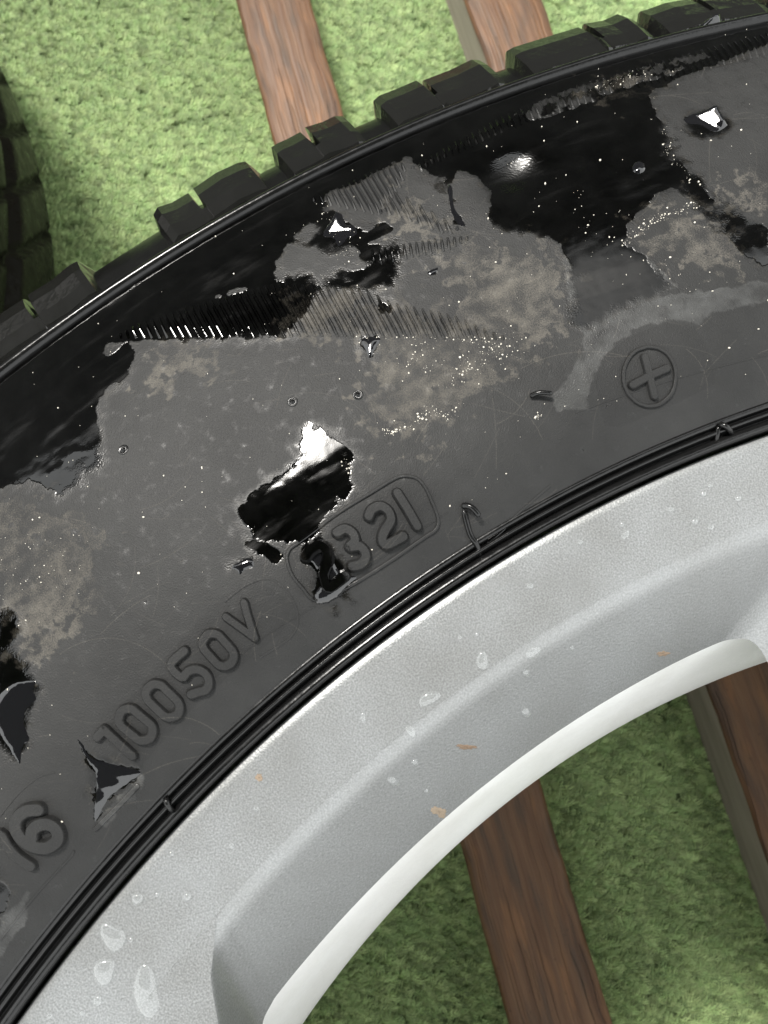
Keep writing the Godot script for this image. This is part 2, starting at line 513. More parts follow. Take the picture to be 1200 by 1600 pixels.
	fill(wet, [172.3, 319.3, 186.3, 321.3, 191.1, 321, 190.5, 315.7, 184.4, 314.5, 174.8, 315.2], Color(0.44, 0.44, 0.44))
	fill(wet, [192.9, 320.9, 201.5, 320.9, 209.2, 321.9, 210.1, 318.4, 200.3, 315.6, 192.4, 315.8], Color(0.44, 0.44, 0.44))

func materials() -> void:
	M.rubber = tyre_material()
	var b := plain_mat("black_rubber", lin(0.005, 0.005, 0.005), 0.22, 0.0, 0.42)
	b.normal_enabled = true
	b.normal_texture = noise_tex(256, 0.03, 3, 4, null, 5.0)
	b.normal_scale = 0.08
	b.uv1_triplanar = true
	b.uv1_scale = Vector3.ONE * 60.0
	b.roughness_texture = noise_tex(256, 0.02, 3, 6, ramp(Color(0.12, 0.12, 0.12), Color(1, 1, 1)))
	b.roughness_texture_channel = BaseMaterial3D.TEXTURE_CHANNEL_RED
	b.roughness = 0.3
	M.black_rubber = b
	var t := plain_mat("tread_rubber", lin(0.008, 0.008, 0.0075), 0.4, 0.0, 0.5)
	t.normal_enabled = true
	t.normal_texture = noise_tex(256, 0.02, 4, 9, null, 6.0)
	t.normal_scale = 0.4
	t.uv1_triplanar = true
	t.uv1_scale = Vector3.ONE * 35.0
	t.roughness_texture = noise_tex(256, 0.012, 4, 10, ramp(Color(0.05, 0.05, 0.05), Color(0.9, 0.9, 0.9)))
	t.roughness_texture_channel = BaseMaterial3D.TEXTURE_CHANNEL_RED
	t.roughness = 0.27
	M.tread = t
	var dt := t.duplicate()
	dt.albedo_color = lin(0.006, 0.0055, 0.005)
	dt.roughness = 0.55
	dt.metallic_specular = 0.2
	M.dull_tread = dt
	var s := plain_mat("silver_paint", Color.WHITE, 0.42, 0.5, 0.5)
	s.albedo_texture = noise_tex(512, 0.22, 2, 12, ramp(Color(0.18, 0.186, 0.188), Color(0.385, 0.395, 0.398)))
	s.normal_enabled = true
	s.normal_texture = noise_tex(512, 0.2, 2, 13, null, 3.0)
	s.normal_scale = 0.16
	s.uv1_triplanar = true
	s.uv1_scale = Vector3.ONE * 22.0
	s.detail_enabled = true
	s.detail_blend_mode = BaseMaterial3D.BLEND_MODE_MUL
	s.detail_uv_layer = BaseMaterial3D.DETAIL_UV_2
	s.uv2_triplanar = true
	s.uv2_scale = Vector3(9, 9, 9)
	s.detail_albedo = noise_tex(512, 0.012, 5, 44, ramp(Color(0.78, 0.77, 0.75), Color(1, 1, 1)))
	M.silver = s
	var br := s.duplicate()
	br.resource_name = "lit_barrel"
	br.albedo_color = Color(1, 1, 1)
	br.albedo_texture = noise_tex(256, 0.2, 2, 15, ramp(Color(0.84, 0.84, 0.835), Color(0.93, 0.93, 0.925)))  # whiter than the rim's silver: the lip's brightness is put into the colour
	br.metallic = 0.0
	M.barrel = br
	M.water = plain_mat("water", Color(0.84, 0.86, 0.86, 0.10), 0.03, 0.0, 0.6)
	M.water.transparency = BaseMaterial3D.TRANSPARENCY_ALPHA
	M.film = plain_mat("dark_water", lin(0.006, 0.006, 0.007), 0.04, 0.0, 0.62)
	M.sand = plain_mat("sand", lin(0.62, 0.58, 0.50), 0.6)
	M.wood = wood_material()
	M.side_wood = plain_mat("lit_side_wood", Color.WHITE, 0.8)  # paler than the tops: light on the sides is put into the colour
	M.side_wood.albedo_texture = noise_tex(256, 0.02, 4, 17, ramp(Color(0.24, 0.21, 0.17), Color(0.40, 0.35, 0.29)))
	M.side_wood.uv1_triplanar = true
	M.side_wood.uv1_scale = Vector3(20, 20, 3)
	M.dark = plain_mat("shade_dark", lin(0.02, 0.02, 0.02), 0.5)  # for the added canopy and wall only

# ------------------------------------------------------------------ the tyre
func lug(a: float, b: float, sipe: float, low: bool, mat: Material, parent: Node, r: RandomNumberGenerator) -> void:
	var outline := [Vector2(330.0, -16.6), Vector2(330.7, -14.2), Vector2(331.6, -13.9), Vector2(336.0, -15.6), Vector2(341.2, -18.2), Vector2(345.8, -21.4), Vector2(346.8, -23.0), Vector2(347.1, -34.0), Vector2(346.6, -62.0), Vector2(337.8, -63.5)]
	var cols := PackedFloat32Array([a - 0.25, a, a + 0.28, lerpf(a, sipe, 0.5), sipe - 0.12, sipe - 0.08, sipe + 0.08, sipe + 0.12, lerpf(sipe, b, 0.5), b - 0.28, b, b + 0.25])
	var p := PackedVector3Array()
	var n := cols.size()
	var bumps := []
	for i in n: bumps.append(r.randf_range(-0.8, 0.45))
	for j in outline.size():
		for i in n:
			var q: Vector2 = outline[j]
			var d := Vector2.ZERO
			if i == 0 or i == n - 1: d = Vector2(-3.4, -3.0) if not low else Vector2(-1.2, -1.0)
			elif i == 1 or i == n - 2: d = Vector2(-0.5, -0.35)
			elif (i == 5 or i == 6) and j > 3: d = Vector2(-2.6, -2.2) if j < 7 else Vector2(-5.0, 0.0)
			if j == 0: d *= 0.3
			if j > 0 and j < 8: d += Vector2(bumps[i] * 0.6, bumps[i] * 0.4)
			q += d
			var skew := 0.030 * maxf(0.0, -20.0 - q.y)
			var t := deg_to_rad(cols[i] + skew)
			var y := q.y if not low else -211.4 - q.y
			p.append(Vector3(cos(t) * q.x, RIM_Y * 1000.0 + y, sin(t) * q.x) * 0.001)
	put("tread_block", sheet(p, n, PackedVector2Array(), low, true), mat, parent)

func build_tyre(parent: Node, detailed: bool) -> MeshInstance3D:
	var rows := PackedVector2Array()
	var p := PackedVector3Array()
	var uv := PackedVector2Array()
	var n := 480
	var r := 243.9
	var rs := []
	while r < 329.01:
		rs.append(r)
		r += 1.25 if r > 246.0 else 0.7
	rs.append(329.2)
	for q in rs:
		for i in n + 1:
			var x := R0 * TAU * i / n
			p.append(on_tyre(x, q))
			var u := 8.0 * i / n
			uv.append(Vector2(pingpong(u, 1.0), (q - 244.0) / 85.0))
	var t := put("tyre", sheet(p, n + 1, uv, true), M.rubber, parent)
	var yy := RIM_Y
	# the raised rib at the shoulder, the carcass under the blocks, and the lower sidewall
	var k := PackedVector2Array()
	for q in [[325.9, -11.3], [326.2, -10.75], [326.7, -10.35], [327.3, -10.2], [327.9, -10.4], [328.4, -10.95], [328.7, -11.9], [329.1, -13.8], [330.0, -16.2], [331.5, -16.8], [335.0, -18.2], [340.5, -21.6], [343.0, -26.0], [343.4, -40.0], [342.0, -64.0], [339.0, -70.0], [339.0, -170.0], [337.0, -188.0], [331.5, -193.0], [320.0, -202.0], [300.0, -210.0], [270.0, -213.6], [250.0, -211.5], [241.0, -205.0]]:
		k.append(Vector2(q[0] * 0.001, yy + q[1] * 0.001))
	put("shoulder_rib", lathe(smooth_line(k.slice(0, 14), 3), 0, 360, 480, true), M.black_rubber, t)
	put("carcass", lathe(k.slice(13), 0, 360, 240, true), M.tread, t)
	# the ribs of the bead beside the rim
	var b := PackedVector2Array()
	for q in [[240.5, -13.0], [240.5, -4.5], [240.45, -1.2], [240.6, -0.1], [240.95, 0.35], [241.6, 0.2], [242.1, -0.2], [242.35, -0.9], [242.5, -0.3], [242.75, 0.35], [243.1, 0.55], [243.5, 0.0], [243.65, -0.5], [243.8, 0.0], [244.05, 0.55], [244.5, 0.75], [245.0, 0.55]]:
		b.append(Vector2(q[0] * 0.001, yy + q[1] * 0.001))
	put("bead_rib", lathe(smooth_line(b, 2), 0, 360, 480, true), M.black_rubber, t)
	return t

func add_tread(t: Node) -> void:
	var yy := RIM_Y
	var lr := RandomNumberGenerator.new()
	lr.seed = 7
	# blocks of the shoulder, with uneven lengths as moulded
	var spans := [[-124.2, -120.3, -122.58], [-119.2, -116.3, -117.86], [-115.0, -110.7, -113.1], [-109.6, -104.9, -106.62]]
	var a := -104.3
	while a < -124.2 + 360.0 - 3.6:
		var len_ := lr.randf_range(3.5, 4.5)
		if a + len_ > 235.4 - 0.3: len_ = 235.4 - a
		spans.append([a, a + len_, a + len_ * 0.5])
		a += len_ + 0.7
	for s in spans:
		lug(s[0], s[1], s[2], false, M.tread, t, lr)
	for s in spans:
		lug(s[0] + 1.3, s[1] + 1.3, s[2] + 1.3, true, M.tread, t, lr)
	# slanted blocks round the middle of the tread
	for i in 60:
		var q := PackedVector3Array()
		var a0 := i * 6.0
		for j in 3:
			for c in 8:
				var f := [0.0, 0.0, 0.12, 0.5, 0.5, 0.88, 1.0, 1.0][c] as float
				var rr := 338.0 if c == 0 or c == 7 else 345.3
				var y := lerpf(-67.0, -144.5, f)
				var th := deg_to_rad(a0 + j * 2.3 + absf(f - 0.5) * 9.0 + 0.4)
				q.append(Vector3(cos(th) * rr, yy * 1000.0 + y, sin(th) * rr) * 0.001)
		put("tread_block", sheet(q, 8, PackedVector2Array(), false, true), M.tread, t)

# a rounded tread with shallow swept grooves, for the tyre that is seen from the side
func add_swept_tread(t: Node) -> void:
	var rows := [[329.0, -13.8], [331.5, -14.3], [335.0, -15.8], [339.0, -18.6], [342.0, -22.5], [343.8, -27.5], [344.8, -34.0]]
	var full := []
	for q in rows: full.append(q)
	for k in range(1, 36): full.append([344.8 + 0.8 * sin(PI * k / 36.0), lerpf(-34.0, -177.0, k / 36.0)])
	for k in 7: full.append([rows[6 - k][0], -211.0 - rows[6 - k][1]])
	var n := 1440
	var p := PackedVector3Array()
	for q in full:
		var v: float = (q[1] + 105.5) / 92.0
		for i in n + 1:
			var u := float(i) / n * 66.0
			var a := absf(fposmod(u + absf(v) * 2.1 + 0.5 * v * v, 1.0) - 0.5)
			var dep := 3.6 * smoothstep(0.10, 0.05, a) * smoothstep(1.0, 0.8, absf(v))
			for c: float in [-0.42, 0.0, 0.42]: dep = maxf(dep, 5.0 * smoothstep(0.06, 0.035, absf(v - c)))
			var th := TAU * i / n
			var r: float = q[0] - dep
			p.append(Vector3(cos(th) * r, RIM_Y * 1000.0 + q[1], sin(th) * r) * 0.001)
	put("tread_band", sheet(p, n + 1, PackedVector2Array(), true), M.dull_tread, t)

func puddle(label: String, outline: Array, hh: float, tx: float, ty: float) -> void:
	var o := smooth_line(pairs(outline), 6, true)
	var c := Vector2.ZERO
	for q in o: c += q / o.size()
	var n := o.size()
	var rg := RandomNumberGenerator.new()
	rg.seed = n
	for i in n: o[i] += Vector2(rg.randf_range(-1, 1), rg.randf_range(-1, 1)) * 0.07
	var origin := on_tyre(c.x, c.y)
	var pts := o.duplicate()
	var lo := o[0]
	var hi := o[0]
	for q in o:
		lo = lo.min(q)
		hi = hi.max(q)
	var stp := 0.3
	var deep := PackedFloat32Array()
	deep.resize(n)
	var y := lo.y
	while y < hi.y:
		var x := lo.x
		while x < hi.x:
			var q := Vector2(x + rg.randf() * 0.1, y + rg.randf() * 0.1)
			x += stp
			if not Geometry2D.is_point_in_polygon(q, o): continue
			var d := INF
			for k in n: d = minf(d, Geometry2D.get_closest_point_to_segment(q, o[k], o[(k + 1) % n]).distance_squared_to(q))
			d = sqrt(d)
			if d < 0.1: continue
			pts.append(q)
			deep.append(d)
		y += stp
	var tri := Geometry2D.triangulate_delaunay(pts)
	var st := SurfaceTool.new()
	st.begin(Mesh.PRIMITIVE_TRIANGLES)
	st.set_smooth_group(0)
	for k in pts.size():
		var q: Vector2 = pts[k]
		var d := q - c
		var g := 1.0 - exp(-deep[k] / 0.55)
		var h := hh * g + (d.x * tx + d.y * ty) * smoothstep(0.0, 1.2, deep[k]) + 0.012 * sin(d.x * 2.0 + d.y * 1.3) * g
		st.add_vertex(on_tyre(q.x, q.y, maxf(h, 0.012) if k >= n else -0.03) - origin)
	for k in range(0, tri.size(), 3):
		var a: Vector2 = pts[tri[k]]
		var b: Vector2 = pts[tri[k + 1]]
		var e: Vector2 = pts[tri[k + 2]]
		if not Geometry2D.is_point_in_polygon((a + b + e) / 3.0, o): continue
		var ccw := (b - a).cross(e - a) > 0.0
		for m in ([0, 1, 2] if ccw else [0, 2, 1]): st.add_index(tri[k + m])
	st.generate_normals()
	var m := put("water_puddle", st.commit(), M.film)
	m.position = wheel.position + origin
	tag(m, label, "puddle", "water puddles on the tyre sidewall")

# ------------------------------------------------------------------ the alloy rim
func rim_y(r: float) -> float:
	# height of the rim's face and slope over a window, mm from the rim plane
	if r > 210.3 and r < 226.6:
		var f := (226.6 - r) / 16.3
		var g := (f * f / 0.32 if f < 0.16 else (f - 0.08)) / 0.92
		return lerpf(-2.1, -17.7, g)
	var t := [[200.3, -43.8], [210.3, -17.7], [225.0, -3.4], [226.8, -2.1], [228.0, -1.93], [230.0, -1.75], [234.5, -1.4], [238.4, -1.1], [239.8, -1.3], [240.3, -3.0]]
	for i in t.size() - 1:
		if r <= t[i + 1][0]: return lerpf(t[i][1], t[i + 1][1], clampf((r - t[i][0]) / (t[i + 1][0] - t[i][0]), 0.0, 1.0))
	return -5.0

func on_rim(th: float, r: float, h := 0.0) -> Vector3:
	var s := rim_y(r + 0.6) - rim_y(r - 0.6)
	var n := Vector2(-s / 1.2, 1).normalized()
	var t := deg_to_rad(th)
	return Vector3(cos(t) * (r + n.x * h), RIM_Y * 1000.0 + rim_y(r) + n.y * h, sin(t) * (r + n.x * h)) * 0.001

func polar(th: float, r: float) -> Vector2:
	return Vector2(cos(deg_to_rad(th)), sin(deg_to_rad(th))) * r * 0.001

func contour(which: int) -> PackedVector2Array:
	var hole := [-111.6, 195, -111.45, 204, -111.7, 208.2, -112.6, 209.9, -114.2, 210.3, -120, 210.3, -127, 210.3, -134, 210.3, -139.3, 210.4, -140.4, 210.2, -141.3, 209.3, -142.0, 206.5, -144.6, 193, -146.5, 178, -147, 155, -146.5, 128, -140, 104, -128, 100, -118, 103, -113.5, 125, -112.4, 155, -111.9, 178]
	var crease := [-107.2, 196, -106.3, 212, -105.8, 221, -106.6, 225.3, -109, 226.6, -117, 226.6, -125, 226.6, -132.5, 226.6, -136.6, 226.6, -137.8, 226.2, -138.9, 224.4, -140.75, 215.8, -144.9, 197, -148, 180, -148.8, 155, -148.6, 124, -142, 96, -128, 92.5, -115, 96, -110, 122, -109, 155, -108, 178]
	var o := PackedVector2Array()
	for q in smooth_line(pairs(hole if which == 0 else crease), 6, true): o.append(polar(q.x, q.y))
	return o

func face_y(r: float) -> float:
	return RIM_Y + (-2.1 - maxf(0.0, 226.6 - r) * 0.05) * 0.001

func build_rim() -> void:
	var ring := PackedVector2Array()
	for q in [[226.6, -2.1], [228.0, -1.93], [230.0, -1.75], [234.5, -1.4], [238.4, -1.1], [239.6, -1.12], [240.0, -1.5], [240.15, -3.0], [239.6, -9.0], [236.0, -12.0]]:
		ring.append(Vector2(q[0] * 0.001, RIM_Y + q[1] * 0.001))
	rim = put("rim", lathe(ring, 0, 360, 480, true), M.silver, wheel)
	tag(rim, "silver alloy rim with water drops")
	var hole := contour(0)
	var crease := contour(1)
	var n := hole.size()
	var mid := polar(-128.0, 165.0)
	for w in 8:
		var p := PackedVector3Array()
		var turn := deg_to_rad(45.0 * w)
		for s in 15:
			var f := s / 14.0
			# a soft bend at the crease, then a straight slope down to the window's edge
			var g := f * f / 0.32 if f < 0.16 else (f - 0.08)
			g = g / 0.92
			for i in n + 1:
				var a := crease[i % n]
				var b := hole[i % n]
				var q := a.lerp(b, f)
				var top := face_y(a.length() * 1000.0)
				p.append(Vector3(q.x, lerpf(top, RIM_Y - 0.0177, g), q.y).rotated(Vector3.UP, -turn))
		put("window_slope", sheet(p, n + 1, PackedVector2Array(), true), M.silver, rim)
		p = PackedVector3Array()
		for s in [[0.0, 0.0], [0.0002, -0.0004], [0.0008, -0.0010], [0.0035, -0.0050], [0.0120, -0.0200]]:
			for i in n + 1:
				var b := hole[i % n]
				var d := (hole[(i + 1) % n] - hole[(i - 1 + n) % n]).normalized()
				# step back from the opening, so that the edge overhangs a little
				var q: Vector2 = b + Vector2(d.y, -d.x) * s[0]
				if (q - b).dot(b - mid) < 0.0: q = b + (b - q)
				p.append(Vector3(q.x, RIM_Y - 0.0177 + s[1], q.y).rotated(Vector3.UP, -turn))
		put("window_edge", sheet(p, n + 1, PackedVector2Array(), true), M.silver, rim)
		# the spoke between this window and the next
		var poly := PackedVector2Array()
		var per := 6
		for i in range(8 * per, 17 * per + 1): poly.append(crease[i % n])
		var back := deg_to_rad(-45.0)
		var low := PackedVector2Array()
		for i in range(17 * per, 26 * per + 1):
			low.append(crease[i % n].rotated(back))
		for i in low.size(): poly.append(low[i])
		# close over the outer arc
		for i in range(1, 12):
			poly.append(polar(lerpf(-154.0, -136.6, i / 12.0), 226.6))
		var hub := PackedVector2Array()
		for i in range(0, 13): hub.append(polar(lerpf(-173.0, -128.0, i / 12.0), 91.0))
		var full := PackedVector2Array()
		# walk: outer arc, this window's side inwards, hub arc, next window's side outwards
		for i in range(8 * per, 17 * per + 1): full.append(crease[i % n])
		for i in range(12, -1, -1): full.append(hub[i])
		for i in low.size(): full.append(low[i])
		for i in range(1, 12): full.append(polar(lerpf(-154.0, -136.6, i / 12.0), 226.6))
		var tri := Geometry2D.triangulate_polygon(full)
		var st := SurfaceTool.new()
		st.begin(Mesh.PRIMITIVE_TRIANGLES)
		for i in range(0, tri.size(), 3):
			var v := []
			for k in 3:
				var q := full[tri[i + k]]
				v.append(Vector3(q.x, face_y(q.length() * 1000.0), q.y))
			var c: Vector3 = (v[1] - v[0]).cross(v[2] - v[0])
			for k in ([0, 1, 2] if c.y < 0.0 else [0, 2, 1]):
				st.set_normal(Vector3(-v[k].x * 0.12, 1, -v[k].z * 0.12).normalized())
				st.add_vertex(v[k])
		var sp := put("spoke", st.commit(), M.silver, rim)
		sp.rotation.y = -turn
	var hubp := PackedVector2Array()
	for q in [[91.2, -6.4], [75.0, -8.0], [60.0, -12.0], [45.0, -13.0], [34.0, -12.0], [32.0, -6.0], [28.0, -4.5], [0.1, -4.0]]:
		hubp.append(Vector2(q[0] * 0.001, RIM_Y + q[1] * 0.001))
	hubp.reverse()
	put("hub", lathe(hubp, 0, 360, 96, true), M.silver, rim)
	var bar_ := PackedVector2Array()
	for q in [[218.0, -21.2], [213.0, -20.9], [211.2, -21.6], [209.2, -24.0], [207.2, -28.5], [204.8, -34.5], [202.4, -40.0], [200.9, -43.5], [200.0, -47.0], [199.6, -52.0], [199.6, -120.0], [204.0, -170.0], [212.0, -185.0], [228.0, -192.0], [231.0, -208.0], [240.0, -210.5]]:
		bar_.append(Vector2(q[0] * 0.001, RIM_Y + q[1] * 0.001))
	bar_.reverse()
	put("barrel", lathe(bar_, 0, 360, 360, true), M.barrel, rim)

func drop(th: float, r: float, rx: float, ry: float, turn: float, label: String) -> void:
	var o := on_rim(th, r)
	var p := PackedVector3Array()
	var rg := RandomNumberGenerator.new()
	rg.seed = int(absf(th) * 100.0 + r * 10.0)
	var n := 22
	var wob := [rg.randf() * TAU, rg.randf() * TAU]
	var big := clampf(maxf(rx, ry) - 0.6, 0.0, 1.6)
	var hgt := minf(rx, ry) * (0.74 - big * 0.2)
	var ca := cos(deg_to_rad(turn))
	var sa := sin(deg_to_rad(turn))
	for s: float in [1.0, 0.99, 0.95, 0.88, 0.76, 0.6, 0.4, 0.2, 0.001]:
		for i in n + 1:
			var t := TAU * i / n
			var k: float = 1.0 + big * (0.09 * sin(2.0 * t + wob[0]) + 0.06 * sin(3.0 * t + wob[1]))
			var d := Vector2(cos(t) * rx, sin(t) * ry) * s * k
			d = Vector2(d.x * ca - d.y * sa, d.x * sa + d.y * ca)
			var h: float = hgt * pow(1.0 - s * s, 0.6)
			p.append(on_rim(th + rad_to_deg(d.x / r), r + d.y, h - (0.04 if s > 0.995 else 0.0)) - o)
	var m := put("water_drop", sheet(p, n + 1, PackedVector2Array(), false), M.water)
	m.position = wheel.position + o
	tag(m, label, "water drop", "water drops on the silver rim")

func fleck(th: float, r: float, rx: float, ry: float, turn: float, label: String) -> void:
	var o := on_rim(th, r)
	var p := PackedVector3Array()
	var rg := RandomNumberGenerator.new()
	rg.seed = int(r * 31.0)
	var n := 26
	var ca := cos(deg_to_rad(turn))
	var sa := sin(deg_to_rad(turn))
	var edge := []
	for i in n: edge.append(rg.randf_range(0.6, 1.1))
	for s: float in [1.0, 0.8, 0.5, 0.01]:
		for i in n + 1:
			var t := TAU * i / n
			var d: Vector2 = Vector2(cos(t) * rx, sin(t) * ry) * s * edge[i % n]
			d = Vector2(d.x * ca - d.y * sa, d.x * sa + d.y * ca)
			p.append(on_rim(th + rad_to_deg(d.x / r), r + d.y, 0.03 if s > 0.9 else 0.06 + rg.randf() * 0.05) - o)
	var c := lin(0.17, 0.115, 0.075).lerp(lin(0.28, 0.23, 0.17), rg.randf())
	var m := put("dirt_fleck", sheet(p, n + 1), plain_mat("dirt", c, 0.7))
	m.position = wheel.position + o
	tag(m, label, "dirt", "brown flecks on the silver rim")

# ------------------------------------------------------------------ ground
func slat(offset: float, from: float, to: float, label: String, shift: float) -> void:
	var th := -0.2576
	var o := Node3D.new()
	o.name = numbered("wooden_slat")
	add_child(o, true)
	var nrm := Vector3(cos(th), 0, sin(th))
	var run := Vector3(-sin(th), 0, cos(th))
	o.transform = Transform3D(Basis(nrm, Vector3.UP, run.normalized() * 1.0), nrm * (offset + 0.02) + run * (from + to) * 0.5)
	tag(o, label, "wooden slat", "brown wooden slats under the wheel")
	var half := 0.02
	var rg := RandomNumberGenerator.new()
	rg.seed = int(offset * 10000.0) + 5
	var top := PackedVector3Array()
	var uv := PackedVector2Array()
	var side := PackedVector3Array()
	var n := 160
	var across := [[-half, 0.0320], [-half + 0.0006, 0.0338], [-half + 0.0022, 0.0348], [-half * 0.4, 0.0350], [half * 0.4, 0.0350], [half - 0.0020, 0.0348], [half - 0.0006, 0.0339], [half, 0.0322]]
	var len_ := to - from
	var nl := FastNoiseLite.new()
	nl.frequency = 9.0
	nl.seed = rg.randi() % 1000
	for i in n + 1:
		var z := -len_ * 0.5 + len_ * i / n
		for k in 8:
			var q = across[k]
			var e := nl.get_noise_2d(z * 3.0, 3.0 if k < 4 else 9.0) * (0.0020 if k in [1, 2, 5, 6] else 0.0008)
			top.append(Vector3(q[0] + e, q[1] - absf(e) * 0.4, z))
			uv.append(Vector2(0.05 + 0.9 * (q[0] + half) / (2.0 * half), (z + shift) / 0.42))
		side.append(Vector3(-half + nl.get_noise_2d(z * 3.0, 3.0) * 0.0004, 0.0320, z))
	put("top_face", sheet(top, 8, uv, false), M.wood, o)
	# sides, ends and underside
	var st := SurfaceTool.new()
	st.begin(Mesh.PRIMITIVE_TRIANGLES)
	var b := half - 0.0003
	var c := [Vector3(-b, 0, -len_ / 2), Vector3(b, 0, -len_ / 2), Vector3(b, 0, len_ / 2), Vector3(-b, 0, len_ / 2)]
	for i in 4:
		var a0: Vector3 = c[i]
		var a1: Vector3 = c[(i + 1) % 4]
		var u0 := a0 + Vector3(0, 0.0325, 0)
		var u1 := a1 + Vector3(0, 0.0325, 0)
		for v in [a0, a1, u1, a0, u1, u0]: st.add_vertex(v)
	st.generate_normals()
	put("side_face", st.commit(), M.side_wood, o)

func grass() -> void:
	var g := plain_mat("grass_mat", Color.WHITE, 0.9)
	g.albedo_texture = noise_tex(512, 0.06, 4, 41, ramp(Color(0.09, 0.13, 0.055), Color(0.17, 0.23, 0.095)))
	g.uv1_triplanar = true
	g.uv1_scale = Vector3.ONE * 12.0
	var pm := PlaneMesh.new()
	pm.size = Vector2(60, 60)
	tag(put("ground", pm, g), "", "", "", "structure")
	# a tuft of curled flat fibres
	var st := SurfaceTool.new()
	st.begin(Mesh.PRIMITIVE_TRIANGLES)
	var rg := RandomNumberGenerator.new()
	rg.seed = 77
	for b in 8:
		var az := rg.randf_range(-1.1, 1.1)
		var base := Vector3(rg.randf_range(-0.0016, 0.0016), 0, rg.randf_range(-0.0016, 0.0016))
		var dir := Vector3(cos(az), 0, sin(az))
		var wide := Vector3(-sin(az), 0, cos(az)).rotated(dir, rg.randf_range(-0.6, 0.6)) * rg.randf_range(0.00022, 0.00036)
		var len_ := rg.randf_range(0.0055, 0.0085)
		var lean := rg.randf_range(0.3, 0.8)
		var q := base
		var prev := [base - wide, base + wide]
		for s in 4:
			var el := PI / 2 - lean - s * rg.randf_range(0.2, 0.5)
			q += (dir * cos(el) + Vector3.UP * sin(el)) * len_ / 4.0
			q.y = maxf(q.y, 0.0012)
			var k := 1.0 if s < 2 else (0.85 if s == 2 else 0.35)
			var cur := [q - wide * k, q + wide * k]
			for v in [prev[0], cur[0], prev[1], prev[1], cur[0], cur[1]]:
				st.add_vertex(v)
			prev = cur
	st.generate_normals()
	var fibre := st.commit()
	var mat := plain_mat("grass_fibre", Color.WHITE, 0.5, 0.0, 0.4)
	mat.vertex_color_use_as_albedo = true
	mat.cull_mode = BaseMaterial3D.CULL_DISABLED
	mat.backlight_enabled = true
	mat.backlight = Color(0.3, 0.35, 0.2)
	var mm := MultiMesh.new()
	mm.transform_format = MultiMesh.TRANSFORM_3D
	mm.use_colors = true
	mm.mesh = fibre
	var patch := FastNoiseLite.new()
	patch.frequency = 14.0
	patch.seed = 3
	var count := 760000
	var buf := PackedFloat32Array()
	buf.resize(count * 16)
	for i in count:
		var x := rg.randf_range(-0.75, 0.75)
		var z := rg.randf_range(-0.78, 0.62)
		if i > 540000:
			x = rg.randf_range(-1.7, 1.7)
			z = rg.randf_range(-1.5, 1.6)
		var pn := patch.get_noise_2d(x * 6.0, z * 6.0)
		var a := -0.45 + pn * 0.6 + rg.randf_range(-0.6, 0.6)
		var s := rg.randf_range(0.6, 0.98)
		var c := cos(a) * s
		var sn := sin(a) * s
		var j := i * 16
		buf[j] = c; buf[j + 2] = -sn; buf[j + 3] = x
		buf[j + 5] = s * rg.randf_range(0.8, 1.15); buf[j + 7] = 0.0
		buf[j + 8] = sn; buf[j + 10] = c; buf[j + 11] = z
		var v := rg.randf_range(0.5, 1.3)
		var tone := rg.randf()
		buf[j + 12] = lerpf(0.32, 0.48, tone) * v
		buf[j + 13] = lerpf(0.47, 0.60, tone) * v
		buf[j + 14] = lerpf(0.19, 0.27, tone) * v
		buf[j + 15] = 1.0
	mm.instance_count = count
	mm.buffer = buf
	var mi := MultiMeshInstance3D.new()
	mi.name = "artificial_grass"
	mi.multimesh = mm
	mi.material_override = mat
	add_child(mi)
	tag(mi, "pale green artificial grass with short combed fibres under the tyres and slats", "grass", "", "stuff")

